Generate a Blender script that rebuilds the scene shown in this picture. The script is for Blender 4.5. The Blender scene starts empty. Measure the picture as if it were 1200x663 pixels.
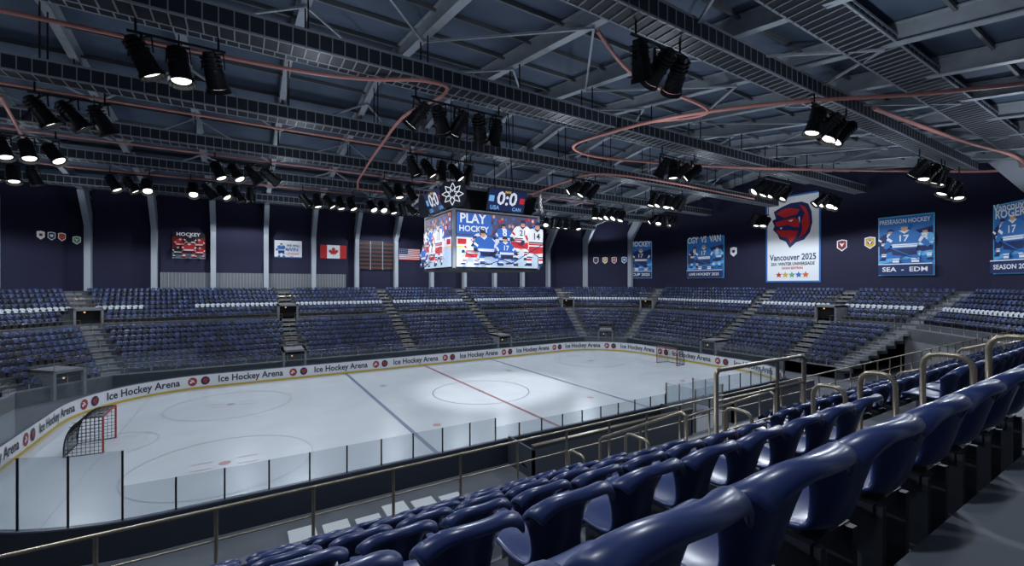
import bpy, math, random
from mathutils import Vector
random.seed(7)
V3=Vector
# ------------------------------------------------------------------ materials
def lin(c):
    c=c/255.0
    return c/12.92 if c<=0.04045 else ((c+0.055)/1.055)**2.4
def mat(name,rgb,rough=0.6,metal=0.0,emis=0.0,var=0.0,scale=3.0,bump=0.0,coat=0.0):
    m=bpy.data.materials.new(name); m.use_nodes=True
    nt=m.node_tree; b=nt.nodes['Principled BSDF']
    col=(lin(rgb[0]),lin(rgb[1]),lin(rgb[2]),1)
    b.inputs['Base Color'].default_value=col
    b.inputs['Roughness'].default_value=rough
    b.inputs['Metallic'].default_value=metal
    if coat: b.inputs['Coat Weight'].default_value=coat; b.inputs['Coat Roughness'].default_value=0.2
    if emis:
        b.inputs['Emission Color'].default_value=col
        b.inputs['Emission Strength'].default_value=emis
    if var or bump:
        tc=nt.nodes.new('ShaderNodeTexCoord'); n=nt.nodes.new('ShaderNodeTexNoise')
        n.inputs['Scale'].default_value=scale; n.inputs['Detail'].default_value=5
        nt.links.new(tc.outputs['Object'],n.inputs['Vector'])
        if var:
            r=nt.nodes.new('ShaderNodeValToRGB')
            r.color_ramp.elements[0].position=0.3; r.color_ramp.elements[1].position=0.7
            r.color_ramp.elements[0].color=tuple(c*(1-var) for c in col[:3])+(1,)
            r.color_ramp.elements[1].color=tuple(min(1,c*(1+var)) for c in col[:3])+(1,)
            nt.links.new(n.outputs['Fac'],r.inputs['Fac']); nt.links.new(r.outputs['Color'],b.inputs['Base Color'])
        if bump:
            bp=nt.nodes.new('ShaderNodeBump'); bp.inputs['Strength'].default_value=bump; bp.inputs['Distance'].default_value=0.02
            nt.links.new(n.outputs['Fac'],bp.inputs['Height']); nt.links.new(bp.outputs['Normal'],b.inputs['Normal'])
    return m
def glassmat(name,tint,amount):
    m=bpy.data.materials.new(name); m.use_nodes=True; nt=m.node_tree
    for n in list(nt.nodes): nt.nodes.remove(n)
    o=nt.nodes.new('ShaderNodeOutputMaterial'); mx=nt.nodes.new('ShaderNodeMixShader')
    t=nt.nodes.new('ShaderNodeBsdfTransparent'); p=nt.nodes.new('ShaderNodeBsdfPrincipled')
    p.inputs['Base Color'].default_value=tuple(lin(c) for c in tint)+(1,); p.inputs['Roughness'].default_value=0.12
    t.inputs['Color'].default_value=(0.93,0.95,0.96,1)
    mx.inputs['Fac'].default_value=amount
    nt.links.new(t.outputs[0],mx.inputs[1]); nt.links.new(p.outputs[0],mx.inputs[2]); nt.links.new(mx.outputs[0],o.inputs['Surface'])
    return m
M_ice=mat('ice_surface',(202,210,218),0.26,var=0.04,scale=0.35)
M_redl=mat('ice_line_red',(146,100,106),0.4)
M_bluel=mat('ice_line_blue',(106,120,148),0.4)
M_thin=mat('ice_line_thin',(158,163,175),0.4)
M_dot=mat('ice_dot_red',(176,140,144),0.4)
M_board=mat('board_white',(215,218,222),0.4)
M_kick=mat('board_yellow',(190,165,60),0.5)
M_cap=mat('board_cap',(70,78,95),0.4)
M_ink=mat('ad_ink',(40,40,62),0.5)
M_adred=mat('ad_red',(150,38,48),0.5)
M_glass=glassmat('rink_glass',(190,200,208),0.17)
M_glassf=glassmat('rink_glass_clear',(170,185,200),0.05)
M_post=mat('glass_post',(22,24,28),0.4,0.3)
M_conc=mat('concrete_tread',(84,90,98),0.8,var=0.12,scale=1.5,bump=0.15)
M_stair=mat('concrete_stair',(128,131,136),0.8,var=0.1,scale=2)
M_floor=mat('floor_concrete',(92,98,106),0.7,var=0.12,scale=0.7)
M_wall=mat('wall_navy',(32,32,62),0.8,var=0.08,scale=0.3)
M_roof=mat('roof_deck',(80,94,114),0.75,var=0.12,scale=0.5)
M_steel=mat('roof_steel',(160,167,174),0.5,0.1,var=0.1,scale=2)
M_purl=mat('purlin_steel',(108,112,114),0.6,0.1)
M_dark=mat('dark_metal',(32,36,44),0.5,0.3)
M_tick=mat('catwalk_rung',(142,147,153),0.5,0.2)
M_tray=mat('catwalk_side',(36,42,54),0.6,0.2)
M_pillar=mat('pillar_paint',(178,186,195),0.6)
M_rail=mat('railing_bronze_steel',(152,142,126),0.33,0.75)
M_pipe=mat('pipe_copper_red',(200,136,126),0.5,0.0)
M_black=mat('lamp_black',(20,22,27),0.4,0.2)
M_lens=mat('lamp_lens',(255,253,248),0.3,emis=2.4)
M_seat=mat('seat_plastic_navy',(42,57,104),0.33,coat=0.15)
M_seatm=mat('seat_plastic_mid',(38,50,92),0.4)
M_seat2=mat('seat_plastic_blue',(54,71,114),0.4)
M_seatd=mat('seat_plastic_dark',(28,35,58),0.45)
M_seatw=mat('seat_plastic_white',(190,198,208),0.5)
M_brk=mat('seat_bracket',(60,65,74),0.5,0.4)
M_tunshade=mat('tunnel_shade',(12,13,16),0.9)  # near-black colour stands in for the shade inside the tunnels
M_warm=mat('tunnel_lamp',(255,190,120),0.5,emis=1.0)
# ------------------------------------------------------------------ mesh builder
class MB:
    def __init__(s): s.v=[];s.f=[];s.m=[];s.mats=[]
    def mi(s,m):
        if m not in s.mats: s.mats.append(m)
        return s.mats.index(m)
    def add(s,vs,fs,m):
        o=len(s.v); s.v.extend([tuple(p) for p in vs]); k=s.mi(m)
        for f in fs: s.f.append([i+o for i in f]); s.m.append(k)
    def face(s,pts,m): s.add(pts,[list(range(len(pts)))],m)
    def hexa(s,a,b,m):
        s.add(list(a)+list(b),[[0,1,2,3],[7,6,5,4],[0,4,5,1],[1,5,6,2],[2,6,7,3],[3,7,4,0]],m)
    def box(s,x0,x1,y0,y1,z0,z1,m):
        s.hexa([(x0,y0,z0),(x1,y0,z0),(x1,y1,z0),(x0,y1,z0)],[(x0,y0,z1),(x1,y0,z1),(x1,y1,z1),(x0,y1,z1)],m)
    def beam(s,p0,p1,w,h,m):
        p0=V3(p0);p1=V3(p1);d=(p1-p0).normalized()
        up=V3((0,0,1)) if abs(d.z)<0.95 else V3((0,1,0))
        sd=d.cross(up).normalized()*w/2; u=sd.cross(d).normalized()*h/2
        q=[-sd-u,sd-u,sd+u,-sd+u]
        s.hexa([p0+k for k in q],[p1+k for k in q],m)
    def prism(s,pts,n,m):
        k=len(pts); n=V3(n); a=[V3(p) for p in pts]; b=[p+n for p in a]
        fs=[list(range(k)),list(range(2*k-1,k-1,-1))]+[[i,(i+1)%k,k+(i+1)%k,k+i] for i in range(k)]
        s.add(a+b,fs,m)
    def cone(s,p0,p1,r0,r1,m,n=12,cap0=True,cap1=True):
        p0=V3(p0);p1=V3(p1);d=(p1-p0).normalized()
        up=V3((0,0,1)) if abs(d.z)<0.95 else V3((0,1,0))
        a=d.cross(up).normalized(); b=a.cross(d).normalized(); vs=[]
        for p,r in((p0,r0),(p1,r1)):
            for i in range(n):
                t=2*math.pi*i/n; vs.append(p+a*(r*math.cos(t))+b*(r*math.sin(t)))
        fs=[[i,(i+1)%n,n+(i+1)%n,n+i] for i in range(n)]
        if cap0: fs.append(list(range(n)))
        if cap1: fs.append(list(range(2*n-1,n-1,-1)))
        s.add(vs,fs,m)
    def tube(s,pts,r,m,n=6):
        pts=[V3(p) for p in pts]; vs=[]; K=len(pts)
        a=None
        for i,p in enumerate(pts):
            d=((pts[min(i+1,K-1)]-pts[i]).normalized()+(pts[i]-pts[max(i-1,0)]).normalized())
            d=d.normalized() if d.length>1e-6 else V3((0,0,1))
            if a is None:
                up=V3((0,0,1)) if abs(d.z)<0.9 else V3((0,1,0)); a=d.cross(up).normalized()
            else: a=(a-d*a.dot(d)).normalized()
            b=d.cross(a)
            for j in range(n):
                t=2*math.pi*j/n; vs.append(p+a*(r*math.cos(t))+b*(r*math.sin(t)))
        fs=[]
        for i in range(K-1):
            for j in range(n): fs.append([i*n+j,i*n+(j+1)%n,(i+1)*n+(j+1)%n,(i+1)*n+j])
        fs.append(list(range(n))); fs.append(list(range(K*n-1,(K-1)*n-1,-1)))
        s.add(vs,fs,m)
    def build(s,name,smooth=False,parent=None):
        me=bpy.data.meshes.new(name); me.from_pydata(s.v,[],s.f)
        for m in s.mats: me.materials.append(m)
        me.polygons.foreach_set('material_index',s.m)
        if smooth: me.polygons.foreach_set('use_smooth',[True]*len(s.f))
        me.update(); o=bpy.data.objects.new(name,me); bpy.context.scene.collection.objects.link(o)
        if parent: o.parent=parent
        return o
_tc={}
def textmesh(st,bold=0.02):
    if st in _tc: return _tc[st]
    cu=bpy.data.curves.new('t','FONT'); cu.body=st; cu.size=1; cu.align_x='CENTER'; cu.resolution_u=2; cu.offset=bold
    o=bpy.data.objects.new('t',cu); bpy.context.scene.collection.objects.link(o)
    bpy.context.view_layer.update()
    me=bpy.data.meshes.new_from_object(o.evaluated_get(bpy.context.evaluated_depsgraph_get()))
    vs=[tuple(v.co) for v in me.vertices]; fs=[list(p.vertices) for p in me.polygons]
    bpy.data.objects.remove(o); bpy.data.meshes.remove(me)
    xs=[v[0] for v in vs]; w=max(xs)-min(xs); c=(max(xs)+min(xs))/2
    _tc[st]=([(v[0]-c,v[1]) for v in vs],fs,w); return _tc[st]
class Pic:
    def __init__(s,o,r,u,n,W=None): s.o=V3(o);s.r=V3(r).normalized();s.u=V3(u).normalized();s.n=V3(n).normalized();s.b=MB();s.l=1;s.W=W
    def p(s,x,y):
        if s.W: x=min(max(x,.0),s.W)
        return s.o+s.r*x+s.u*y+s.n*(0.012*s.l)
    def poly(s,pts,m):
        if s.W and (all(q[0]<=0.0 for q in pts) or all(q[0]>=s.W for q in pts)): return
        s.b.face([s.p(*q) for q in pts],m); s.l+=0.4
    def rect(s,x0,y0,x1,y1,m): s.poly([(x0,y0),(x1,y0),(x1,y1),(x0,y1)],m)
    def ell(s,cx,cy,a,b,m,n=16): s.poly([(cx+a*math.cos(2*math.pi*i/n),cy+b*math.sin(2*math.pi*i/n)) for i in range(n)],m)
    def text(s,st,cx,cy,w,m,hs=1.0):
        vs,fs,tw=textmesh(st); k=w/tw
        s.b.add([s.p(cx+v[0]*k,cy+v[1]*k*hs) for v in vs],fs,m); s.l+=0.4
    def line(s,a,b,w,m):
        dx,dy=b[0]-a[0],b[1]-a[1]; L=math.hypot(dx,dy) or 1; nx,ny=-dy/L*w/2,dx/L*w/2
        s.poly([(a[0]+nx,a[1]+ny),(a[0]-nx,a[1]-ny),(b[0]-nx,b[1]-ny),(b[0]+nx,b[1]+ny)],m)
    def player(s,cx,cy,h,jer,trim,pants,helm,skin,num='',lean=0.0,fl=1,t2=None,crouch=0.0):
        t2=t2 or trim
        T=lambda x,y:(cx+fl*(x+lean*y)*h,cy+(y*(1-crouch) if y<.55 else y-.55*crouch)*h)
        P=lambda pts,m:s.poly([T(*q) for q in pts],m)
        c=crouch*.25
        # legs, bent at the knee when crouching
        P([(-.2-c,.03),(-.09-c,.03),(-.06-c,.24),(-.0,.4),(-.19,.42),(-.21-c,.22)],jer); P([(.11+c,.03),(.23+c,.03),(.24+c,.24),(.19,.42),(.0,.4),(.09+c,.22)],jer)
        P([(-.2-c,.12),(-.08-c,.12),(-.075-c,.17),(-.2-c,.17)],trim); P([(.1+c,.12),(.235+c,.12),(.235+c,.17),(.1+c,.17)],trim)
        P([(-.2-c,.19),(-.07-c,.19),(-.065-c,.22),(-.205-c,.22)],t2); P([(.095+c,.19),(.24+c,.19),(.24+c,.22),(.09+c,.22)],t2)
        P([(-.27-c,-.01),(-.08-c,-.01),(-.08-c,.05),(-.2-c,.07)],helm); P([(.09+c,-.01),(.31+c,-.01),(.25+c,.06),(.1+c,.06)],helm)
        P([(-.22,.31),(-.02,.29),(.02,.29),(.22,.31),(.2,.55),(-.2,.55)],pants)
        P([(-.22,.47),(.22,.47),(.24,.65),(.26,.82),(.18,.88),(.08,.9),(-.08,.9),(-.18,.88),(-.26,.82),(-.24,.65)],jer)
        P([(-.222,.50),(.222,.50),(.226,.54),(-.226,.54)],trim); P([(-.226,.55),(.226,.55),(.23,.58),(-.23,.58)],t2)
        P([(.15,.85),(.25,.82),(.34,.7),(.42,.6),(.34,.53),(.23,.64)],jer); P([(-.15,.85),(-.25,.82),(-.33,.7),(-.36,.57),(-.26,.53),(-.2,.66)],jer)
        P([(.29,.74),(.34,.7),(.28,.6),(.24,.64)],trim); P([(-.3,.74),(-.33,.69),(-.24,.62),(-.21,.67)],trim)
        P([(.34,.6),(.41,.61),(.46,.54),(.41,.48),(.34,.52)],helm); P([(-.28,.59),(-.37,.59),(-.38,.5),(-.33,.46),(-.26,.51)],helm)
        P([(-.1,.89),(.1,.89),(.0,.81)],t2)
        s.line(T(-.33,.54),T(.66,.04),.02*h,helm); s.line(T(.66,.04),T(.82,.03),.04*h,helm)
        a=T(0,.94); s.ell(a[0],a[1],.062*h,.078*h,skin,12)
        P([(-.085,.93),(-.085,1.0),(-.055,1.04),(0,1.055),(.055,1.04),(.09,.99),(.095,.93),(.07,.965),(-.05,.97)],helm)
        for ex in(-.022,.028): e=T(ex,.945); s.ell(e[0],e[1],.009*h,.007*h,helm,6)
        if num:
            q=T(0,.64); s.text(num,q[0],q[1],.17*h,t2)
    def done(s,name,back=0.08,W=None,H=None,fm=None):
        if W:
            a=[s.o,s.o+s.r*W,s.o+s.r*W+s.u*H,s.o+s.u*H]; s.b.prism(a,-s.n*back,fm or M_dark)
        return s.b.build(name)
# ------------------------------------------------------------------ camera & world
cd=bpy.data.cameras.new('camera'); cam=bpy.data.objects.new('camera',cd); bpy.context.scene.collection.objects.link(cam)
cam.location=(0,0,10); cam.rotation_euler=(math.radians(90),0,math.radians(-31.6)); cd.sensor_width=36; cd.lens=511/1200*36
cd.shift_y=0.00125; cd.clip_start=0.03; cd.clip_end=500; bpy.context.scene.camera=cam
w=bpy.data.worlds.new('world'); bpy.context.scene.world=w; w.use_nodes=True
w.node_tree.nodes['Background'].inputs[0].default_value=(0.05,0.07,0.11,1); w.node_tree.nodes['Background'].inputs[1].default_value=0.5
bpy.context.scene.view_settings.view_transform='Standard'
CX,CY=18.9,36.2
def octo(A,B,C): return [(CX-A+C,CY-B),(CX+A-C,CY-B),(CX+A,CY-B+C),(CX+A,CY+B-C),(CX+A-C,CY+B),(CX-A+C,CY+B),(CX-A,CY+B-C),(CX-A,CY-B+C)]
def ring(r): return octo(35.6+r,20.7+r,5.5+.586*r)
W=octo(52.3,37.8,15.1)
def rz(y): return 27.5-.15*abs(y-CY)
def zk(k): return 1.18+.5*k
# ------------------------------------------------------------------ shell
b=MB(); b.prism([(x,y,-0.3) for x,y in octo(52.6,38.1,15.1)],(0,0,0.28),M_floor); b.build('floor')
names=['near','near_right','right_end','far_right','far','far_left','left_end','near_left']
for i in range(8):
    p,q=W[i],W[(i+1)%8]; d=V3((q[0]-p[0],q[1]-p[1],0)).normalized(); n=V3((d.y,-d.x,0))
    top=[(q[0],q[1],rz(q[1])),]
    if (p[1]-CY)*(q[1]-CY)<0: top.append(((p[0]+q[0])/2,CY,rz(CY)))
    top.append((p[0],p[1],rz(p[1])))
    b=MB(); b.prism([(p[0],p[1],-.02),(q[0],q[1],-.02)]+top,n*0.3,M_wall); b.build('wall_'+names[i])
def yext(x):
    e=37.8
    if x<CX-37.2: e=37.8-((CX-37.2)-x)
    if x>CX+37.2: e=37.8-(x-(CX+37.2))
    return e
def xext(y):
    dy=abs(y-CY); return 52.3 if dy<22.7 else 52.3-(dy-22.7)
b=MB()
for sgn in(-1,1):
    b.prism([(CX-52.6,CY,rz(CY)),(CX+52.6,CY,rz(CY)),(CX+52.6,CY+sgn*38.2,rz(CY+38.2)),(CX-52.6,CY+sgn*38.2,rz(CY+38.2))],(0,0,.3),M_roof)
b.build('ceiling')
b=MB(); fx=[-3.6+6.4*n for n in range(-4,12)]
for x in fx:
    e=yext(x)-.1
    for sg in(-1,1):
        p0=V3((x,CY,rz(CY)-.6)); p1=V3((x,CY+sg*e,rz(CY+e)-.6))
        b.beam(p0,p1,.1,1.0,M_steel); b.beam(p0+V3((0,0,-.5)),p1+V3((0,0,-.5)),.5,.07,M_steel); b.beam(p0+V3((0,0,.5)),p1+V3((0,0,.5)),.5,.07,M_steel)
        yw=CY+sg*e; zt=rz(yw)
        b.box(x-.3,x+.3,min(yw,yw-sg*.9),max(yw,yw-sg*.9),9.2,zt-4.5,M_pillar)
        b.prism([(x-.3,yw,zt-4.6),(x-.3,yw-sg*.9,zt-4.6),(x-.3,yw-sg*3.6,zt-.7),(x-.3,yw-sg*1.8,zt-.4),(x-.3,yw,zt-3.0)],(.6,0,0),M_pillar)
b.build('roof_rafter_frame')
b=MB()
j=-11
while j<=11:
    y=CY+j*3.3; X=xext(y)-.1
    z=rz(y)-.14; b.box(CX-X,CX+X,y-.07,y+.07,z-.14,z+.12,M_purl); j+=1
for i in range(0,len(fx)-1):
    for sg in(-1,1):
        for a0,a1 in((3,11),(11,19),(19,27)):
            if i%2==0: b.beam((fx[i],CY+sg*a0,rz(CY+a0)-1.25),(fx[i+1],CY+sg*a1,rz(CY+a1)-1.25),.12,.12,M_steel)
            else: b.beam((fx[i],CY+sg*a1,rz(CY+a1)-1.25),(fx[i+1],CY+sg*a0,rz(CY+a0)-1.25),.12,.12,M_steel)
b.build('roof_purlins')
b=MB()
b.box(-9.5,14,73.82,73.96,9.3,11.6,mat('wainscot_grey',(120,124,128),0.7))
for i in range(60): b.box(-9.4+i*.39,-9.34+i*.39,73.74,73.84,9.3,11.6,M_steel)
b.build('trim_1')
# ------------------------------------------------------------------ stands
K0=[8,8,0,0,0,0,0,8]
LAST=octo(52.25,37.75,15.1)
b=MB()
for i in range(8):
    for k in range(K0[i],17):
        r0=ring(k-1); r1=ring(k) if k<16 else LAST
        a,c,d,e=r0[i],r0[(i+1)%8],r1[(i+1)%8],r1[i]
        z=zk(k); zb=max(-.02,z-1.2)
        b.hexa([(a[0],a[1],zb),(c[0],c[1],zb),(d[0],d[1],zb),(e[0],e[1],zb)],[(a[0],a[1],z),(c[0],c[1],z),(d[0],d[1],z),(e[0],e[1],z)],M_conc)
    r0=ring(K0[i]-1); r1=ring(K0[i]-.85); a,c,d,e=r0[i],r0[(i+1)%8],r1[(i+1)%8],r1[i]
    z=zk(K0[i])+.12
    b.hexa([(a[0],a[1],-.02),(c[0],c[1],-.02),(d[0],d[1],-.02),(e[0],e[1],-.02)],[(a[0],a[1],z),(c[0],c[1],z),(d[0],d[1],z),(e[0],e[1],z)],M_stair)
b.build('grandstand_terrace')
def sideframe(i,r):
    R=ring(r); p,q=V3(R[i]+(0,)),V3(R[(i+1)%8]+(0,)); d=(q-p).normalized(); out=V3((d.y,-d.x,0)); return p,q,d,out
AIS={0:[('x',6.0),('x',19),('x',33)],4:[('x',5),('x',19),('x',33)],2:[('y',36.2),('y',26)],6:[('y',36.2)]}
def aisle_pos(i,kind,c,r):
    R=ring(r); p=R[i]
    return V3((c,p[1],0)) if kind=='x' else V3((p[0],c,0))
aisles=[]
for i,l in AIS.items():
    for kind,c in l: aisles.append((lambda r,i=i,kind=kind,c=c:aisle_pos(i,kind,c,r),K0[i],0,(i,c)))
for vtx in range(8): aisles.append((lambda r,v=vtx:V3(ring(r)[v]+(0,)),8 if vtx in(0,1) else 0,1,None))
b=MB(); h=MB()
def hoop(p0,p1,zf0,zf1,zt0,zt1,rr,n,cr=.14):
    d=(p1-p0).normalized(); q=lambda p,z:V3((p.x,p.y,z))
    pts=[q(p0,zf0),q(p0,zt0-cr)]
    for t in(30,60,90): a=math.radians(t); pts.append(q(p0+d*(cr*(1-math.cos(a))),zt0-cr+cr*math.sin(a)))
    for t in(90,60,30,0): a=math.radians(t); pts.append(q(p1-d*(cr*(1-math.cos(a))),zt1-cr+cr*math.sin(a)))
    pts.append(q(p1,zf1)); h.tube(pts,rr,M_rail,n)
for fn,k0,isv,tag in aisles:
    D=(fn(10)-fn(0)).normalized(); S=V3((-D.y,D.x,0)); wd=.72
    for k in range(k0,16):
        p0,p1=fn(k-1),fn(k); pm_=(p0+p1)/2
        for (a,c,z) in((p0,p1,zk(k)+.02),(pm_,p1,zk(k)+.25)):
            b.hexa([a-S*wd+V3((0,0,z-.26)),a+S*wd+V3((0,0,z-.26)),c+S*wd+V3((0,0,z-.26)),c-S*wd+V3((0,0,z-.26))],[a-S*wd+V3((0,0,z)),a+S*wd+V3((0,0,z)),c+S*wd+V3((0,0,z)),c-S*wd+V3((0,0,z))],M_stair)
    if tag==(0,6.0):
        for y0,y1 in((.82,1.15),(1.25,1.62),(1.84,2.16),(2.3,2.64),(3.4,3.8),(5.2,5.75),(6.9,7.4)):
            zf=lambda y: zk(math.ceil(15.5-y))
            zt=10-.01-.5*(y0+y1)/2+.02
            hoop(V3((6,y1,0)),V3((6,y0,0)),zf(y1),zf(y0),zt,zt,.026,10,.12)
        continue
    near=(not isv) and k0==8
    k=k0+.2
    while k<15.2:
        if not(7<=k<8.3):
            p0,p1=fn(k),fn(k+1.0); z0=zk(math.floor(k)+1)-.5; z1=zk(math.floor(k+1.0)+1)-.5; H=1.2 if near else 1.05
            hoop(p0,p1,z0,z1,z0+H+.15,z1+H-.1,.036 if near else .03,8 if near else 4,.2)
        k+=1.5
b.build('aisle_staircase'); h.build('aisle_handrail',smooth=True)
def vomit(fn,low,half=1.2):
    b=MB(); D=(fn(10)-fn(0)).normalized(); S=V3((-D.y,D.x,0))
    ra,rb=(-1.3,3.2) if low else (7.6,11.05)
    z0=0 if low else zk(8); z1=2.5 if low else 7.35
    base=fn(0); sc=(fn(10)-fn(0)).length/10
    P=lambda r,s,z: base+D*(r*sc)+S*s+V3((0,0,z))
    def bx(r0,r1,s0,s1,za,zb,m): b.hexa([P(r0,s0,za),P(r1,s0,za),P(r1,s1,za),P(r0,s1,za)],[P(r0,s0,zb),P(r1,s0,zb),P(r1,s1,zb),P(r0,s1,zb)],m)
    bx(ra,rb,-half,-half+.2,z0,z1,M_stair); bx(ra,rb,half-.2,half,z0,z1,M_stair); bx(ra,rb,-half,half,z1-.22,z1,M_stair)
    bx(ra+.4,rb-.1,-half+.2,half-.2,z0,z1-.22,M_tunshade)  # solid block filling the opening, painted as the tunnel's inner shade
    bx(ra+.34,ra+.39,.2,.34,z0+1.7,z0+1.84,M_warm)
    for s in(-half+.06,half-.06):
        b.tube([P(ra+.05,s,z1),P(ra+.05,s,z1+1.05),P(rb,s,z1+1.05),P(rb,s,z1)],.03,M_rail,6)
        b.tube([P(ra+.05,s,z1+.5),P(rb,s,z1+.5)],.02,M_rail,5)
    b.tube([P(ra+.05,-half+.06,z1+1.05),P(ra+.05,half-.06,z1+1.05)],.03,M_rail,6)
    b.tube([P(ra+.05,-half+.06,z1+.5),P(ra+.05,half-.06,z1+.5)],.02,M_rail,5)
    b.tube([P(rb,-half+.06,z1+1.05),P(rb,half-.06,z1+1.05)],.03,M_rail,6)
    for j in range(9): b.tube([P(rb,-half+.06+j*(2*half-.12)/8,z1),P(rb,-half+.06+j*(2*half-.12)/8,z1+1.05)],.012,M_rail,4)
    b.build('vomitory_portal')
vomlist=[(4,'x',5,1),(4,'x',5,0),(4,'x',33,1),(2,'y',36.2,1),(2,'y',26,0)]
for i,kd,c,low in vomlist: vomit(lambda r,i=i,kd=kd,c=c:aisle_pos(i,kd,c,r),low)
for vtx,low in((4,0),(5,0),(3,0)): vomit(lambda r,v=vtx:V3(ring(r)[v]+(0,)),low)
for i in(3,5): vomit(lambda r,i=i:(V3(ring(r)[i]+(0,))+V3(ring(r)[i+1]+(0,)))/2,1)
b=MB()
b.tube([(7.0,4.6,zk(11)),(7.0,4.6,8.42),(7.03,4.6,8.48),(7.1,4.6,8.5),(9.9,4.6,8.5),(10.0,4.6,8.48),(10.05,4.6,8.42),(10.05,4.6,zk(11))],.042,M_rail,10)
b.tube([(7.0,4.6,7.95),(10.05,4.6,7.95)],.028,M_rail,8); b.tube([(7.0,4.6,7.4),(10.05,4.6,7.4)],.028,M_rail,8)
b.tube([(9.0,4.6,zk(11)),(9.0,4.6,8.5)],.03,M_rail,8)
for x in(7.0,10.05):
    b.tube([(x,5.2,zk(11)),(x,5.2,7.55),(x,5.3,7.6),(x,7.4,6.5),(x,7.5,6.42),(x,7.5,zk(8))],.032,M_rail,8)
    b.tube([(x,6.3,zk(10)),(x,6.3,7.08)],.026,M_rail,8)
b.build('landing_railing',smooth=True)
b=MB()
def railrun(i,r,z,H,n=4,rad=.03,step=2.0,cuts=()):
    p,q,d,out=sideframe(i,r); L=(q-p).length; m=.9
    segs=[]; s=m
    for c in sorted(cuts): segs.append((s,c-.75)); s=c+.75
    segs.append((s,L-m))
    for s0,s1 in segs:
        if s1-s0<.5: continue
        a=p+d*s0;c=p+d*s1
        for hh,rd in((H,rad),(H*.55,rad*.6)): b.tube([a+V3((0,0,z+hh)),c+V3((0,0,z+hh))],rd,M_rail,n)
        N=max(1,int((s1-s0)/step))
        for j in range(N+1):
            t=a+(c-a)*(j/N); b.tube([t+V3((0,0,z)),t+V3((0,0,z+H))],rad,M_rail,n)
for i in range(8):
    def cutsat(r):
        p,q,d,out=sideframe(i,r); return [ (aisle_pos(i,kd,c,r)-p).dot(d) for kd,c in AIS.get(i,[])]
    if i in(0,1,7): railrun(i,7.07,zk(8)+.1,1.13,8 if i==0 else 4,.03,1.4)
    else:
        railrun(i,K0[i]-.95,zk(K0[i])+.1,.95,4,.03,2.0,cutsat(K0[i]-.95))
        railrun(i,7.05,zk(8),1.0,4,.03,2.0,cutsat(7.05))
b.build('guard_railing',smooth=True)
# ------------------------------------------------------------------ seats
PROF=[(.38,.395,.16,.0,0),(.41,.42,.19,.01,0),(.34,.435,.215,.03,0),(.2,.41,.22,.05,0),(.07,.39,.20,.06,.2),(.0,.42,.165,.06,.6),(-.03,.49,.15,.07,1),(-.055,.59,.165,.09,1),(-.085,.69,.205,.115,1),(-.115,.77,.24,.125,1),(-.15,.83,.254,.115,1),(-.185,.86,.250,.09,1),(-.215,.85,.234,.07,1),(-.222,.82,.222,.065,1)]
def seatbase(rows,cols):
    vs=[];fs=[]
    for r in rows:
        y,z,hw,sd,bk=PROF[r]
        for c in cols:
            o=sd*abs(c)**2.2; corner=0.0
            if r>=9: corner=-.1*abs(c)**5
            vs.append((c*hw,y+o*bk,z+o*(1-bk)*.8+corner))
    n=len(cols)
    for a in range(len(rows)-1):
        for c in range(n-1): fs.append([a*n+c,a*n+c+1,(a+1)*n+c+1,(a+1)*n+c])
    return vs,fs
HI=seatbase(range(14),[-1,-.88,-.6,-.3,0,.3,.6,.88,1])
LO=seatbase([1,3,5,7,9,11,13],[-1,-.4,.4,1])
def boxv(x0,x1,y0,y1,z0,z1):
    return [(x0,y0,z0),(x1,y0,z0),(x1,y1,z0),(x0,y1,z0),(x0,y0,z1),(x1,y0,z1),(x1,y1,z1),(x0,y1,z1)],[[3,2,1,0],[4,5,6,7],[0,1,5,4],[1,2,6,5],[2,3,7,6],[3,0,4,7]]
def place(mb,base,pos,fw,m):
    rt=V3((fw.y,-fw.x,0))
    mb.add([(pos.x+rt.x*v[0]+fw.x*v[1],pos.y+rt.y*v[0]+fw.y*v[1],pos.z+v[2]) for v in base[0]],base[1],m)
BR=boxv(-.03,.03,-.02,.3,0,.4)
BRs=[boxv(-.16,.16,.03,.09,.33,.375),boxv(-.15,-.11,-.0,.26,.0,.37),boxv(.11,.15,-.0,.26,.0,.37),boxv(-.17,-.09,-.05,.3,.0,.025),boxv(.09,.17,-.05,.3,.0,.025)]
hi=MB(); hib=MB(); SP=.545
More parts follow.
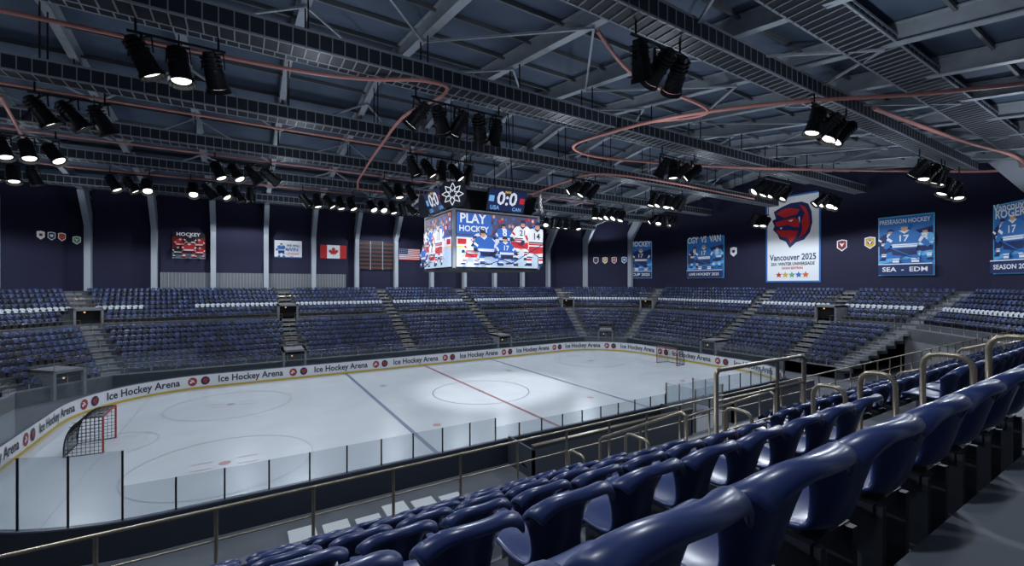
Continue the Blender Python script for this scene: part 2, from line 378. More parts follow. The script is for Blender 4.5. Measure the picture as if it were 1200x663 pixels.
for i in range(8):
    mb=MB()
    for k in range(K0[i],16):
        if k==8 or (i==0 and k==9): continue
        p,q,d,out=sideframe(i,k-.25); L=(q-p).length; fw=-out
        ref=0.2725
        s=.95+SP/2
        if i==0: s=s+((ref-(p.x+s))%SP)
        while s<L-.95-SP/2:
            pos=p+d*s; s+=SP; skip=False
            co=pos.x if i in(0,4) else pos.y
            for kd,c in AIS.get(i,[]):
                if abs(co-c)<.70+SP/2: skip=True
            for vi,kd,c,low in vomlist:
                if vi==i and abs(co-c)<1.3+SP/2 and ((low and k<=2) or (not low and 8<=k<=10)): skip=True
            if i==0 and 6.7<pos.x<10.35 and k in(9,10,11): skip=True
            if i in(3,5) and abs((pos-(p+q)/2).dot(d))<1.5 and k<=2: skip=True
            if i in(2,3,4,5) and 8<=k<=10 and not(i==2 and pos.y<36):
                R=ring(k)
                for vtx in(3,4,5):
                    if (pos.xy-V3(R[vtx]+(0,)).xy).length<1.9: skip=True
            if skip: continue
            pos.z=zk(k)
            dist=math.hypot(pos.x,pos.y)
            if i==0 and dist<12 and pos.y<11:
                place(hi,HI,pos,fw,M_seat)
                for bb in BRs: place(hib,bb,pos,fw,M_brk)
            else:
                rn=random.random()
                m=M_seatm if rn<.55 else (M_seatd if rn<.78 else M_seat2)
                if k==11 and i!=0 and (i!=4 or not(-10<pos.x<-5)): m=M_seatw
                place(mb,LO,pos,fw,m); place(mb,BR,pos,fw,M_brk)
    o=mb.build('stadium_seat_block')
o=hi.build('stadium_seat_row',smooth=True)
md=o.modifiers.new('thick','SOLIDIFY'); md.thickness=.026; md.offset=0
md=o.modifiers.new('sub','SUBSURF'); md.levels=1; md.render_levels=1
hib.build('seat_brackets',parent=o)
# ------------------------------------------------------------------ rink
XL,XR,YB,YT,R=-11.1,48.9,21.1,51.3,8.5
def rpath(s,off=0.0):
    ar=math.pi/2*R; segs=[('l',(XL,CY),(0,1),YT-R-CY),('a',(XL+R,YT-R),180),('l',(XL+R,YT),(1,0),XR-XL-2*R),('a',(XR-R,YT-R),90),('l',(XR,YT-R),(0,-1),YT-YB-2*R),('a',(XR-R,YB+R),0),('l',(XR-R,YB),(-1,0),XR-XL-2*R),('a',(XL+R,YB+R),-90),('l',(XL,YB+R),(0,1),CY-YB-R)]
    for g in segs:
        Ls=g[3] if g[0]=='l' else ar
        if s<=Ls+1e-6 or g is segs[-1]:
            if g[0]=='l':
                d=g[2]; n=(-d[1],d[0]); return (g[1][0]+d[0]*s+n[0]*off,g[1][1]+d[1]*s+n[1]*off)
            t=math.radians(g[2])-s/R
            return (g[1][0]+(R+off)*math.cos(t),g[1][1]+(R+off)*math.sin(t))
        s-=Ls
PL=2*(YT-YB-2*R)+2*(XR-XL-2*R)+2*math.pi*R
S_FL=(YT-R-CY)+math.pi/2*R
S_FR=S_FL+43; S_RE=S_FR+math.pi/2*R; S_RE2=S_RE+13.2; S_N=S_RE2+math.pi/2*R; S_N2=S_N+43
pts=[]; NP=220
for j in range(NP): pts.append(rpath(PL*j/NP))
b=MB(); b.prism([(x,y,-.02) for x,y in pts],(0,0,.03),M_ice)
zl=.016
def strip(x0,x1,y0,y1,m,z=zl): b.face([(x0,y0,z),(x1,y0,z),(x1,y1,z),(x0,y1,z)],m)
def circ(cx,cy,r,wd,m,a0=0,a1=360,n=48):
    for j in range(n):
        t0=math.radians(a0+(a1-a0)*j/n);t1=math.radians(a0+(a1-a0)*(j+1)/n)
        b.face([(cx+(r-wd)*math.cos(t0),cy+(r-wd)*math.sin(t0),zl+.004),(cx+r*math.cos(t0),cy+r*math.sin(t0),zl+.004),(cx+r*math.cos(t1),cy+r*math.sin(t1),zl+.004),(cx+(r-wd)*math.cos(t1),cy+(r-wd)*math.sin(t1),zl+.004)],m)
def disc(cx,cy,r,m): b.face([(cx+r*math.cos(t*math.pi/10),cy+r*math.sin(t*math.pi/10),zl+.006) for t in range(20)],m)
strip(CX-.15,CX+.15,YB+.05,YT-.05,M_redl)
for sx in(-1,1):
    strip(CX+sx*9.15-.15,CX+sx*9.15+.15,YB+.05,YT-.05,M_bluel)
    gx=CX+sx*26; strip(gx-.025,gx+.025,YB+1.3,YT-1.3,M_thin)
    circ(gx,CY,2.4,.05,M_thin,90 if sx>0 else -90,270 if sx>0 else 90,24)
    for sy in(-1,1):
        circ(CX+sx*19.8,CY+sy*7,4.5,.07,M_thin); disc(CX+sx*19.8,CY+sy*7,.3,M_dot); disc(CX+sx*7.2,CY+sy*7,.3,M_dot)
        for ax in(-1,1):
            for ay in(-1,1):
                x=CX+sx*19.8+ax*.6;y=CY+sy*7+ay*.5
                strip(min(x,x+ax*1.0),max(x,x+ax*1.0),y-.03,y+.03,M_dot,zl+.008)
circ(CX,CY,4.5,.09,M_bluel); disc(CX,CY,.25,M_bluel)
b.build('ice_rink')
b=MB(); N=200
for j in range(N):
    s0,s1=PL*j/N,PL*(j+1)/N
    def q(o,z0,z1,o2,m):
        a,c=rpath(s0,o),rpath(s1,o); d,e=rpath(s1,o2),rpath(s0,o2)
        b.hexa([(a[0],a[1],z0),(c[0],c[1],z0),(d[0],d[1],z0),(e[0],e[1],z0)],[(a[0],a[1],z1),(c[0],c[1],z1),(d[0],d[1],z1),(e[0],e[1],z1)],m)
    q(0,0,1.3,.14,M_board); q(-.02,0.0,.2,0.0,M_kick); q(-.02,1.3,1.36,.18,M_cap)
    q(.14,0,1.3,.17,M_tray)
boards=b.build('rink_boards')
b=MB(); vs,fs,tw=textmesh('Ice Hockey Arena'); kk=5.6/tw
def bmap(s,z,o=-.03):
    x,y=rpath(s%PL,o); return (x,y,z)
sc0=S_FL+(.7-(XL+R))
n0=-int(sc0/8.6)-1
for n in range(n0,n0+22):
    s=sc0+8.6*n
    if not(-3<s<S_N-2): continue
    b.add([bmap(s+v[0]*kk,.5+v[1]*kk*1.15) for v in vs],fs,M_ink)
    for dx,m in((3.75,M_adred),(4.75,M_ink)):
        b.face([bmap(s+dx+.36*math.cos(t*math.pi/8),.74+.4*math.sin(t*math.pi/8)) for t in range(16)],m)
    for pl in([(3.55,.95),(3.95,.6),(3.8,.9)],[(3.6,.55),(3.9,.8),(3.5,.75)]): b.face([bmap(s+a,c,-.04) for a,c in pl],M_board)
    b.face([bmap(s+a,c,-.04) for a,c in[(4.5,.9),(5.0,.98),(4.85,.45),(4.65,.6)]],M_adred)
b.build('advert_lettering',parent=boards)
b=MB(); st=1.55; N=int(PL/st)
for j in range(N):
    s0,s1=PL*j/N,PL*(j+1)/N; sm=(s0+s1)/2; x,y=rpath(sm)
    top=2.6; near=y<24 and x<XR-3; m=M_glassf
    if near or x<XL+R-1.5 and y<CY: m=M_glass
    if x<-3.6 or x>XR-7.0: top=3.9 if x<0 else 2.9
    if 12.2<x<25.8 and near: top=2.1
    a,c=rpath(s0,.07),rpath(s1,.07)
    b.hexa([(a[0],a[1],1.36),(c[0],c[1],1.36),(c[0]+.001,c[1]+.012,1.36),(a[0]+.001,a[1]+.012,1.36)],[(a[0],a[1],top),(c[0],c[1],top),(c[0]+.001,c[1]+.012,top),(a[0]+.001,a[1]+.012,top)],m)
    if near or (x<XL+R and y<CY-2) : b.box(a[0]-.03,a[0]+.03,a[1]-.03,a[1]+.03,1.3,top,M_post)
b.build('rink_glass')
mr=mat('goal_post_red',(150,44,40),.35); mn=mat('goal_net',(24,26,32),.8)
def goal(gx,sg):
    b=MB(); H=2.15; w=1.5; D=1.75; r=.055
    b.tube([(gx,CY-w,0.01),(gx,CY-w,H-.08),(gx,CY-w+.1,H),(gx,CY+w-.1,H),(gx,CY+w,H-.08),(gx,CY+w,.01)],r,mr,8)
    T=.6
    curve=[]
    for j in range(11):
        t=j/10; curve.append((T+(D-T)*math.sin(t*math.pi/2),H*math.cos(t*math.pi/2)**.7 if t<1 else 0.02))
    for sy in(-1,1): b.tube([(gx,CY+sy*w,H)]+[(gx+sg*c[0],CY+sy*w*.85,c[1]) for c in curve]+[(gx,CY+sy*w,.03)],.035,mn,6)
    b.tube([(gx+sg*D,CY-w*.85,.03),(gx+sg*D,CY+w*.85,.03)],.035,mn,6)
    n=15; t_=.015
    for j in range(n+1):
        y=-w*.85+2*w*.85*j/n
        b.tube([(gx,CY+y/.85,H)]+[(gx+sg*c[0],CY+y,c[1]) for c in curve],t_,mn,3)
    for c in curve: b.tube([(gx+sg*c[0],CY-w*.85,c[1]),(gx+sg*c[0],CY+w*.85,c[1])],t_,mn,3)
    for f in(.2,.4): b.tube([(gx+sg*f,CY-w,H),(gx+sg*f,CY+w,H)],t_,mn,3)
    for sy in(-1,1):
        for j in range(1,10):
            z=H*j/10
            xe=max(c[0] for c in curve if c[1]>=z-.25); b.tube([(gx,CY+sy*w,z),(gx+sg*xe,CY+sy*w*.85,z)],t_,mn,3)
        for j in range(1,9):
            X=D*j/9; zt=H if X<T else H*math.cos(math.asin(min(1,(X-T)/(D-T))))**.7
            b.tube([(gx+sg*X,CY+sy*w*(1-.15*X/D),.03),(gx+sg*X,CY+sy*w*(1-.15*X/D),zt)],t_,mn,3)
    b.build('hockey_goal')
goal(CX-26,-1); goal(CX+26,1)
b=MB()
M_wood=mat('bench_dark',(62,68,78),.6); M_white=mat('floor_strip_white',(200,206,210),.6)
for x0,x1 in((12.6,25.4),(30,42)):
    b.box(x0,x1,18.4,18.55,-.02,1.7,M_wood); b.box(x0,x0+.12,18.4,20.9,-.02,1.5,M_wood); b.box(x1-.12,x1,18.4,20.9,-.02,1.5,M_wood)
    b.box(x0,x1,19.0,19.5,.42,.5,M_wood)
    xx=x0+.3
    while xx<x1: b.box(xx,xx+.08,19.05,19.45,-.02,.42,M_post); xx+=2
    b.box(x0,x1,18.35,18.6,1.7,1.76,M_rail)
b.build('team_bench')
b=MB()
for (xa,xb,ya,yb) in((26,29,18.6,18.64),(26,26.04,18.6,21.0),(29,29.04,18.6,21.0)):
    b.box(xa,xb,ya,yb,1.0,2.9,M_glass); b.box(xa,xb,ya,yb,-.02,1.0,M_board)
for x in(26,29.04):
    for y in(18.6,21.0): b.box(x-.04,x+.04,y-.04,y+.04,-.02,2.9,M_rail)
b.box(26,29.04,19.6,20.1,.7,.76,M_wood); b.box(26.2,26.3,19.7,20,-.02,.7,M_wood); b.box(28.7,28.8,19.7,20,-.02,.7,M_wood)
b.build('penalty_box')
b=MB()
for j in range(6): b.box(1.5+j*1.25,2.5+j*1.25,18.3+.2*(j%2),19.7-.25*(j%3),-.02,.06,M_white)  # low white strips of staggered depth on the floor
b.build('floor_strips')
b=MB(); b.box(-14,12.4,16.6,16.9,-.02,.9,M_wood); b.box(-14,12.4,16.5,17.0,.9,.97,M_cap)
b.box(-14,12.4,12.0,16.6,-.02,.35,M_conc); b.build('service_wall')
# ------------------------------------------------------------------ catwalks
def catwalk(y,z,wd,ht,x0,x1):
    b=MB()
    for s in(-1,1):
        yy=y+s*wd/2
        b.box(x0,x1,yy-.05,yy+.05,z+ht-.12,z+ht,M_tick if s<0 else M_dark); b.box(x0,x1,yy-.05,yy+.05,z,z+.1,M_tick)
        b.box(x0,x1,yy-.015,yy+.015,z+.1,z+ht-.12,M_tray)
        x=x0
        while x<x1: b.box(x-.025,x+.025,yy-.04,yy+.04,z+.1,z+ht-.1,M_tick); x+=.62
    b.box(x0,x1,y-wd/2,y+wd/2,z+.02,z+.05,M_dark)
    x=x0
    while x<x1: b.box(x-.03,x+.03,y-wd/2,y+wd/2,z-.03,z+.02,M_tick); x+=.62
    for f in fx:
        if x0<f<x1:
            for s in(-1,1): b.beam((f,y+s*wd/2,z+ht),(f,y+s*wd/2,rz(y)-1.0),.07,.07,M_dark)
    b.build('lighting_catwalk')
catwalk(14,22,1.2,1.0,-28,66); catwalk(25,22,1.2,1.0,-32,69.5); catwalk(36.2,22,1.2,1.0,-32,70); catwalk(47,22,1.2,1.0,-32,69.5); catwalk(58,22,1.2,1.0,-31,68)
catwalk(9.6,22.3,1.9,.45,-22,59); catwalk(66,20.9,1.0,.9,-24,60)
catwalk(30.5,24.2,.9,.6,-30,68); catwalk(42,24.2,.9,.6,-30,68)
def smooth_path(P,n=8):
    out=[]
    P=[V3(p) for p in P]
    for i in range(len(P)-1):
        p0=P[max(i-1,0)];p1=P[i];p2=P[i+1];p3=P[min(i+2,len(P)-1)]
        for j in range(n):
            t=j/n; out.append(.5*((2*p1)+(p2-p0)*t+(2*p0-5*p1+4*p2-p3)*t*t+(3*p1-p0-3*p2+p3)*t**3))
    out.append(P[-1]); return out
def pipe(P,r=.09):
    b=MB(); b.tube(smooth_path(P),r,M_pipe,8); b.build('ceiling_pipe',smooth=True)
Z=21.8
pipe([(48,-1.0,Z),(42,3,Z),(36,9.5,Z),(30,14.8,Z),(26,20,Z),(24.2,25,Z),(24,29,Z),(28,30.2,Z),(36,28,Z),(46,24,Z),(58,17.5,Z),(66,12.9,Z),(66.5,10.5,Z),(60,10,Z),(50,11.2,Z),(36,12.2,Z)],.13)
pipe([(14,15.2,Z),(19,17.4,Z),(26,18.0,Z),(27.2,19.2,Z),(25.4,21.5,Z)],.1)
pipe([(-20,28,Z),(2,26.8,Z),(9,24.2,Z),(10.6,25.2,Z),(9.6,30,Z),(9.9,36.8,Z),(10.6,46,Z),(11.6,54,Z),(14,56,Z),(30,53,Z),(32,49,Z),(31.6,40,Z),(32.2,35,Z),(40,33.6,Z),(60,33.8,Z)],.11)
pipe([(-13,40,Z),(-14.2,46,Z),(-15.5,52,Z),(-17,58,Z-.2),(-14,60.5,Z),(0,59.6,Z),(12,59.3,Z)],.11)
pipe([(-30,37.6,Z),(-6,37.4,Z),(14,37.3,Z)],.09); pipe([(-30,48.2,Z),(0,48.1,Z),(44,48.1,Z)],.09)
# ------------------------------------------------------------------ spotlights
def cluster(x,y,n,z=20.6,sp=1.35,seed=0,aim=None,G=1.3):
    rd=random.Random(seed); b=MB(); L=(n-1)*sp
    b.tube([(x-L/2-.5,y,z+.75),(x+L/2+.5,y,z+.75)],.07,M_black,8)
    for e in(-1,1): b.tube([(x+e*(L/2+.2),y,z+.75),(x+e*(L/2+.2),y,22.0)],.05,M_black,6)
    for j in range(n):
        c=V3((x-L/2+j*sp,y+rd.uniform(-.15,.15),z-.25))
        a=V3(((aim or (CX,CY))[0]-c.x,(aim or (CX,CY))[1]-c.y,0)); a=a.normalized() if a.length>.1 else V3((1,0,0))
        d=(V3((rd.uniform(-.35,.35),-.0+rd.uniform(-.4,.4),0))+a*.5+V3((0,0,-1))).normalized()
        if rd.random()<.35: d=(d+V3((rd.uniform(-.7,.7),.4,.1))).normalized()
        g=G; f=c+d*.62*g; rr=c-d*.6*g
        b.cone(c-d*.05*g,f,.3*g,.36*g,M_black,16,True,False); b.cone(rr,c-d*.05*g,.2*g,.27*g,M_black,14)
        b.cone(f,f+d*.16*g,.40*g,.42*g,M_black,16,False,False); b.cone(f-d*.02,f+d*.02,.3*g,.3*g,M_lens,16)
        for q in(-.45,-.3,-.15,.1,.3): b.cone(c+d*q*g,c+d*(q+.05)*g,.34*g,.34*g,M_black,14)
        sd=d.cross(V3((0,1,0))).normalized()
        for e in(-1,1): b.beam(c+sd*.37*g*e,c+sd*.32*g*e+V3((0,0,.75)),.05,.14,M_black)
        b.beam(c+sd*.34*g+V3((0,0,.75)),c-sd*.34*g+V3((0,0,.75)),.12,.06,M_black)
        b.tube([c+V3((0,0,.75)),V3((c.x,y,z+.76))],.05,M_black,6)
    b.build('spotlight_cluster')
CL=[(-2.6,25.6,3),(11.8,25.6,5),(33.4,25.6,4),(49.5,25.6,5),(62,25.6,4),(16.8,14,3),(32.8,13.4,4),(54,14,5),(15.2,36.8,5),(31.5,36.2,3),(-9,36.8,3),(45,36.2,5),(-15.5,48,5),(0,47.6,4),(14.5,47.4,3),(30,47.4,4),(46,47.4,5),(-19,59,4),(-10,59,3),(-2,58.6,5),(9,58.4,5),(17,58.4,5),(31,58.4,4),(46,58.4,6),(58,47,5)]
for i,(x,y,n) in enumerate(CL): cluster(x,y,n,seed=i+3)
cluster(66,36.2,4,z=19.8,seed=91); cluster(60,14,4,z=19.8,seed=92)
# ------------------------------------------------------------------ scoreboard
def em(n,c,e=.85): return mat(n,c,.5,emis=e)
E_w=em('screen_white',(222,226,232),.75); E_red=em('screen_red',(178,38,48)); E_blue=em('screen_blue',(40,90,170)); E_navy=em('screen_navy',(24,34,74)); E_sky=em('screen_sky',(105,165,215)); E_dk=em('screen_dark',(22,26,36)); E_skin=em('screen_skin',(196,150,120),.7); E_crowd=em('screen_crowd',(70,66,92)); E_crowd2=em('screen_crowd_red',(130,45,52)); E_ice=em('screen_ice',(176,196,214),.75); E_yel=em('screen_yellow',(215,180,60))
sb=bpy.data.objects.new('hanging_scoreboard',None); bpy.context.scene.collection.objects.link(sb); sb.location=(0,0,0)
ax_,bx_=4.2,3.2; zb,zt=11.35,16.1
b=MB(); b.box(CX-ax_,CX+ax_,CY-bx_,CY+bx_,zb,zt,M_dark)
b.box(CX-ax_-.12,CX+ax_+.12,CY-bx_-.12,CY+bx_+.12,zb-.18,zb,M_dark); b.box(CX-ax_-.12,CX+ax_+.12,CY-bx_-.12,CY+bx_+.12,zt,zt+.15,M_steel)
for sx in(-1,1):
    for sy in(-1,1):
        b.box(CX+sx*ax_-.12,CX+sx*ax_+.12,CY+sy*bx_-.12,CY+sy*bx_+.12,zb,zt,M_steel)
        b.tube([(CX+sx*2.6,CY+sy*1.8,zt),(CX+sx*2.0,CY+sy*1.4,26.6)],.05,M_dark,6)
b.box(CX-2.8,CX+2.8,CY-2,CY+2,zt,zt+2.2,M_dark)
for sx in(-1,1): b.box(CX+sx*3.4-.1,CX+sx*3.4+.1,CY-3.1,CY+3.1,zt+1.9,zt+2.05,M_steel)
for sy in(-1,1): b.box(CX-3.6,CX+3.6,CY+sy*3.0-.1,CY+sy*3.0+.1,zt+1.9,zt+2.05,M_steel)
b.build('frame',parent=sb)
def picture(P,W,H,kind):
    P.rect(0,0,W,H,E_crowd)
    rd=random.Random(kind)
    for j in range(90):
        x=rd.uniform(.15,W-.15);y=rd.uniform(.6*H,H-.15); P.l=2; P.ell(x,y,.13,.16,rd.choice([E_crowd2,E_skin,E_navy,E_w,E_red,E_blue,E_blue]),7)
    P.l=3; P.rect(0,.0,W,.36*H,E_ice); P.rect(0,.36*H,W,.56*H,E_w); P.rect(0,.54*H,W,.57*H,E_blue); P.rect(0,.36*H,W,.38*H,E_yel)
    for x0,x1,m in((.1,.9,E_red),(1.3,2.4,E_blue),(5.2,6.0,E_red)):
        if x1<W: P.rect(x0,.41*H,x1,.51*H,m)
    if kind==1:
        P.rect(-.0,.6*H,W*.40,H*.98,E_blue); P.text('PLAY',W*.19,.81*H,W*.30,E_w); P.text('HOCKEY',W*.2,.65*H,W*.34,E_w)
        # (x,y,height,team,lean,flip,number,crouch)
        L=[(2.0,.9,2.3,0,.1,1,'19',.1),(4.6,1.2,2.6,1,.1,-1,'8',.1),(1.0,.2,2.6,0,.2,1,'4',.25),(3.0,.25,3.3,1,-.25,1,'',.35),(5.9,.7,3.3,0,.06,1,'21',0),(4.6,.15,2.9,1,.15,-1,'17',.35),(7.3,.2,3.8,0,-.05,-1,'14',.05)]
    else:
        L=[(.8,.5,3.3,0,.1,1,'5',0),(2.3,.8,3.0,1,0,1,'',.1),(3.6,.7,3.2,0,-.1,-1,'12',.1),(2.9,.1,2.8,0,-.08,-1,'33',.35),(4.7,.4,3.4,1,.05,1,'9',0),(1.3,.1,2.4,1,.1,1,'',.4),(5.4,.15,3.5,0,0,-1,'11',.1)]
    for cx,cy,h,tm,ln,fl,nm,cr in L:
        if tm==0: P.player(cx,cy,h,E_w,E_red,E_red,E_navy,E_skin,nm,ln,fl,E_navy,cr)
        else: P.player(cx,cy,h,E_blue,E_w,E_navy,E_dk,E_skin,nm,ln,fl,E_w,cr)
Z1=(0,0,1)
FACES=[((CX-ax_+.15,CY-bx_-.13,zb+.1),(1,0,0),(0,-1,0),2*ax_-.3,1),((CX-ax_-.13,CY+bx_-.15,zb+.1),(0,-1,0),(-1,0,0),2*bx_-.3,2),((CX+ax_-.15,CY+bx_+.13,zb+.1),(-1,0,0),(0,1,0),2*ax_-.3,1),((CX+ax_+.13,CY-bx_+.15,zb+.1),(0,1,0),(1,0,0),2*bx_-.3,2)]
for o,r,n,wd,kd in FACES:
    P=Pic(o,r,Z1,n,wd); picture(P,wd,zt-zb-.2,kd); P.done('video_screen').parent=sb
    sw=3.8; off=(wd-sw)/2+(.6 if kd==1 else 0); up=V3(n)*.35+V3(Z1); oo=V3(o)+V3(r)*off+V3((0,0,zt-zb+.15))
    P=Pic(oo,r,up,V3(n)-V3(Z1)*.35)
    P.rect(0,0,sw,1.9,E_dk); P.rect(.06,.06,sw-.06,1.84,E_navy); P.rect(.12,.8,.62,1.3,E_sky); P.rect(sw-.62,.8,sw-.12,1.3,E_red)
    P.text('0:0',sw/2,.6,2.0,E_w,.95); P.text('08:00',sw/2,1.6,.6,E_yel); P.text('USA',.8,.14,.9,E_sky); P.text('CAN',sw-.8,.14,.9,E_sky)
    P.done('score_panel',.25,sw,1.9,M_dark).parent=sb
for sx in(-1,1):
    for sy in(-1,1):
        n=V3((sx,sy,0)).normalized(); r=V3((-n.y,n.x,0)); c=V3((CX+sx*(ax_-.2),CY+sy*(bx_-.2),zt+.2))+n*.5
        P=Pic(c-r*1.15,r,Z1,n); P.poly([(.35,0),(1.95,0),(2.3,.6),(2.3,1.5),(1.95,2.1),(.35,2.1),(0,1.5),(0,.6)],E_dk)
        for j in range(8):
            t=j*math.pi/4; k=t+math.pi/8; m=t-math.pi/8; f=lambda a,q:(1.15+q*math.cos(a),1.05+q*math.sin(a))
            for s0,s1 in((f(t,.22),f(k,.55)),(f(k,.55),f(t,.92)),(f(t,.92),f(m,.55)),(f(m,.55),f(t,.22))): P.line(s0,s1,.07,E_w)
        P.done('corner_emblem').parent=sb
# ------------------------------------------------------------------ posters
def pm(n,c): return mat('poster_'+n,c,.6,emis=.16)  # slight glow put into the print colours for brightness; posters are not lamps
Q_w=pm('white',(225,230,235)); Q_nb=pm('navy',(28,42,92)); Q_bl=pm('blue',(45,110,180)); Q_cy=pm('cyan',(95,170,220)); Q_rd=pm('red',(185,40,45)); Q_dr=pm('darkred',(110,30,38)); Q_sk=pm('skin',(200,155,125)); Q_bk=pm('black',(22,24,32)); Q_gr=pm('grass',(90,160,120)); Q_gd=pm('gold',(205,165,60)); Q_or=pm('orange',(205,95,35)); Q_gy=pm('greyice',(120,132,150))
def P_far(x0,z0,W=None): return Pic((x0,73.9,z0),(1,0,0),Z1,(0,-1,0),W)
def P_end(y0,z0,W=None): return Pic((71.1,y0,z0),(0,-1,0),Z1,(-1,0,0),W)
P=P_far(-8.2,13.5,3.7); P.rect(0,0,3.7,3.5,Q_dr); P.rect(0,0,3.7,.8,Q_gy); P.rect(0,2.9,3.7,3.5,Q_bk)
for x,y,hh,j,cr in((.8,1.0,1.9,0,.1),(2.9,1.0,1.9,0,.1),(1.9,1.1,2.1,1,0),(.6,.15,1.8,1,.3),(3.0,.15,1.8,0,.3),(1.8,.1,2.4,0,.2)): P.player(x,y,hh,Q_rd if j==0 else Q_bk,Q_w,Q_bk,Q_bk,Q_sk,'',.05,1,Q_w,cr)
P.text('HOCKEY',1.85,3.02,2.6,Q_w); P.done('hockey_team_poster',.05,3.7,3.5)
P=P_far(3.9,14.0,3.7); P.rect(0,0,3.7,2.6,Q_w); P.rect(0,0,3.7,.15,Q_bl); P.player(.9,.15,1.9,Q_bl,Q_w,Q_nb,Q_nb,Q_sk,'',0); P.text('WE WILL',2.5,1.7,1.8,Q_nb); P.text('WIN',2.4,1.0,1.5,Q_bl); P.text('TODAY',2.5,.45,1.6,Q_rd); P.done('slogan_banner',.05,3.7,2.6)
P=P_far(10.2,14.1); P.rect(0,0,3.9,2.1,Q_w); P.rect(0,0,1.0,2.1,Q_rd); P.rect(2.9,0,3.9,2.1,Q_rd)
lf=[(0,-.75),(.06,-.35),(.45,-.42),(.38,-.25),(.75,.0),(.66,.08),(.72,.32),(.5,.27),(.45,.38),(.22,.15),(.28,.6),(.14,.53),(0,.8)]
P.poly([(1.95+x,1.05+y) for x,y in lf+[(-x,y) for x,y in reversed(lf[1:-1])]],Q_rd); P.done('canadian_flag',.04,3.9,2.1)
P=P_far(22.7,14.2); W_,H_=3.7,2.0
for j in range(13): P.l=1; P.rect(0,H_*j/13,W_,H_*(j+1)/13,Q_rd if j%2==0 else Q_w)
P.l=2; P.rect(0,H_*6/13,W_*.42,H_,Q_nb)
for a in range(5):
    for c in range(4): P.l=3; P.ell(.15+a*.31,H_*6/13+.13+c*.26,.06,.06,Q_w,5)
P.done('american_flag',.04,W_,H_)
M_louv=mat('louvre_brown',(92,52,48),.6)
b=MB(); b.box(15.8,21.8,73.8,73.95,12.4,17.2,M_dark)
for j in range(7): b.box(15.9,21.7,73.74,73.8,12.6+j*.66,12.9+j*.66,M_louv)
for x in(15.8,17.8,19.8,21.7): b.box(x,x+.12,73.7,73.8,12.4,17.2,M_steel)
b.build('window_1')
def crest(P0,r,n,c1,c2,k=0,f=1.0):
    P=Pic(P0,r,Z1,n); S_=lambda L:[(a*f,c*f) for a,c in L]
    P.poly(S_([(0,.5),(0,1.5),(.6,1.65),(1.2,1.5),(1.2,.5),(.6,0)]),Q_w); P.poly(S_([(.12,.55),(.12,1.38),(.6,1.5),(1.08,1.38),(1.08,.55),(.6,.16)]),c1); P.ell(.6*f,.9*f,.28*f,.28*f,c2,8); P.poly(S_([(.3,1.2),(.6,.6),(.9,1.2),(.6,1.0)]),Q_w if k else Q_bk)
    P.done('team_crest')
q7=math.sqrt(.5)
for (x,y),c1,c2,k in zip([(61.7,68.1),(63.0,66.8),(64.3,65.5),(65.7,64.1)],[Q_nb,Q_gd,Q_rd,Q_bl],[Q_rd,Q_bk,Q_w,Q_gr],[0,1,0,1]): crest((x-.15,y-.15,14.2),(q7,-q7,0),(-q7,-q7,0),c1,c2,k,.85)
for d,c1,c2,k in zip([3.1,2.1,1.1],[Q_w,Q_nb,Q_rd],[Q_rd,Q_w,Q_gd],[0,1,0]):
    x=-18.3-d*q7; y=74-d*q7; crest((x+.1,y-.1,15.2),(q7,q7,0),(q7,-q7,0),c1,c2,k,.62)
crest((-17.9,73.9,14.9),(1,0,0),(0,-1,0),Q_gr,Q_nb,1,.62)
crest((71.1,28.3,14.6),(0,-1,0),(-1,0,0),Q_dr,Q_rd,1); crest((71.1,25.1,14.7),(0,-1,0),(-1,0,0),Q_gd,Q_bk,1); crest((71.1,44.1,14.7),(0,-1,0),(-1,0,0),Q_w,Q_dr,0)
P=P_end(38.1,10.3); Wb,Hb=7.8,13.3
P.rect(0,0,Wb,Hb,Q_bl); P.rect(.25,.25,Wb-.25,Hb-.25,Q_w)
def lg(pts,m): P.poly([(Wb/2+x*1.12,8.6+y*1.12) for x,y in pts],m)
lg([(-2.4,2.2),(-2.1,1.2),(-2.6,1.0),(-2.3,.2),(-2.5,-.3),(-1.9,-1.0),(-1.6,-1.7),(-.8,-2.1),(-.3,-3.0),(.5,-2.3),(1.5,-2.0),(2.2,-1.1),(2.5,.2),(2.4,1.6),(2.0,2.7),(1.2,3.1),(-.2,3.1),(-1.4,2.7)],Q_nb)
lg([(-2.1,1.9),(-1.0,1.2),(.6,1.5),(1.0,2.1),(-.4,2.5),(-1.2,2.4)],Q_rd)
lg([(.9,2.8),(1.7,2.3),(2.1,1.2),(2.2,-.1),(1.7,-1.2),(.9,-1.7),(1.3,-.6),(1.2,.6),(1.6,1.5)],Q_rd)
lg([(-2.2,.7),(-1.2,.9),(.4,1.1),(.9,.5),(.9,-.3),(.2,-.2),(-.6,.2),(-1.3,.1),(-2.0,.1)],Q_rd)
lg([(-2.1,-.4),(-1.2,-.5),(-.2,-.6),(.8,-.8),(.5,-1.6),(-.2,-2.4),(-.5,-1.6),(-1.4,-1.4)],Q_rd)
lg([(-.5,.75),(.2,.85),(-.1,.55)],Q_w); lg([(.8,1.0),(1.0,1.2),(1.0,.2)],Q_w); lg([(-1.6,-.1),(-1.4,-.35),(-1.2,-.1)],Q_w)
P.text('Vancouver 2025',Wb/2,3.4,6.6,Q_nb,1.3); P.text('2031 WINTER UNIVERSIADE',Wb/2,2.6,6.2,Q_bk,1.3); P.text('XXXVI EDITION',Wb/2,2.0,3.0,Q_rd,1.2)
for j,m in enumerate([Q_rd,Q_gd,Q_gr,Q_bl,Q_or]):
    c=(Wb/2-1.9+j*.95,1.15); P.poly([(c[0]+(.5 if a%2==0 else .22)*math.sin(a*math.pi/5),c[1]+(.5 if a%2==0 else .22)*math.cos(a*math.pi/5)) for a in range(10)],m)
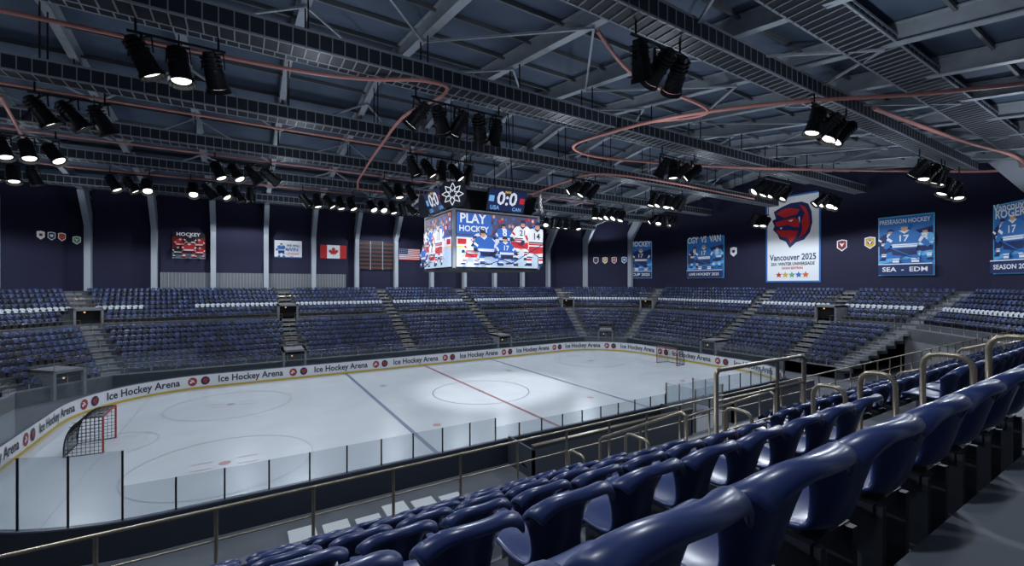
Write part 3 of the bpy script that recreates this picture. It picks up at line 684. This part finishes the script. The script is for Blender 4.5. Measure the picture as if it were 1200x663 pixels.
P.done('tournament_banner',.06,Wb,Hb)
def bluep(P,Wp,Hp,title,sub,name,two=False,t2=None):
    P.W=Wp; P.rect(0,0,Wp,Hp,Q_cy); P.rect(.12,.12,Wp-.12,Hp-.12,Q_bl)
    P.poly([(.12,Hp*.35),(Wp-.12,Hp*.6),(Wp-.12,Hp*.8),(.12,Hp*.62)],Q_nb); P.poly([(.12,Hp*.2),(Wp-.12,Hp*.35),(Wp-.12,Hp*.42),(.12,Hp*.26)],Q_cy)
    if two:
        P.player(Wp*.2,Hp*.26,Hp*.5,Q_nb,Q_w,Q_nb,Q_nb,Q_sk,'9',.05); P.player(Wp*.82,Hp*.26,Hp*.48,Q_cy,Q_w,Q_nb,Q_nb,Q_sk,'8',-.05,-1)
    P.player(Wp*.5,Hp*.14,Hp*.72,Q_bl if two else Q_nb,Q_w,Q_nb,Q_bl,Q_sk,'17',0,1,Q_w,.08)
    P.rect(.12,.12,Wp-.12,Hp*.2,Q_nb); P.rect(.12,Hp*.185,Wp-.12,Hp*.2,Q_w)
    if t2: P.text(title,Wp/2,Hp*.89,Wp*.8,Q_w,1.1); P.text(t2,Wp/2,Hp*.79,Wp*.7,Q_w,1.1)
    else: P.text(title,Wp/2,Hp*.87,Wp*.9,Q_w,1.5)
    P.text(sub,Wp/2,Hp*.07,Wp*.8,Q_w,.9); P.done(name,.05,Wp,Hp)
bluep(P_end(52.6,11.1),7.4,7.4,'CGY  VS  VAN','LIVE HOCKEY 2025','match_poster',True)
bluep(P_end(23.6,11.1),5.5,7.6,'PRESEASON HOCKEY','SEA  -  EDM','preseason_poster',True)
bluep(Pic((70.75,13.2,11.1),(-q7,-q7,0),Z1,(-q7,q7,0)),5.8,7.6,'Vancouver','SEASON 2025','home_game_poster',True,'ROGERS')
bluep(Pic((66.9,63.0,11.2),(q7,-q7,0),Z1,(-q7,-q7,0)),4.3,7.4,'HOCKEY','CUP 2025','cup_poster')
# ------------------------------------------------------------------ lights
def spot(loc,to,P,ang,col=(1,1,1),rad=.3,blend=.7):
    l=bpy.data.lights.new('lamp_and_fill_spot','SPOT'); l.energy=P; l.spot_size=math.radians(ang); l.spot_blend=blend; l.color=col; l.shadow_soft_size=rad
    o=bpy.data.objects.new('lamp_and_fill_spot',l); bpy.context.scene.collection.objects.link(o); o.location=loc
    d=V3(to)-V3(loc); o.rotation_euler=d.to_track_quat('-Z','Y').to_euler()
for x in(-1,12,26,39):
    for y in(26.2,35,46.2): spot((x,y,19.0),(x,y,0),1650,88,(.95,.97,1))
spot((11.8,26.4,19.0),(CX+1,CY,0),8500,42); spot((31.5,35,19.0),(CX+3,CY+1,0),8500,42)
CB=(.84,.91,1)
for x in(-14,6,28,52):
    for y in(13.2,59.5): spot((x,y,18.8),(x,y+(2 if y<30 else -2),0),3700,168,CB,.3,.2)
for x in(0,20,40): spot((x,3.5,19),(x,3.5,0),1500,168,CB,.3,.2); spot((x,68,19),(x,68,0),1700,168,CB,.3,.2)  # added fill spots brighten the near walkway and far back rows; no fixtures
spot((-20,36,19.0),(-20,36,0),3100,168,CB,.3,.2); spot((60,36,18.7),(60,36,0),3600,168,CB,.3,.2); spot((61,26,18.7),(61,24,0),2400,168,CB,.3,.2)
for x,pw in((-16,270),(4,320),(24,420),(44,580),(60,560)):  # added fill uplights that brighten the ceiling; no fixture belongs to them
    for y in(8,19.5,30.5,41.5,53,64): spot((x,y,18.2),(x,y,30),pw,168,(.8,.89,1),.3,.3)
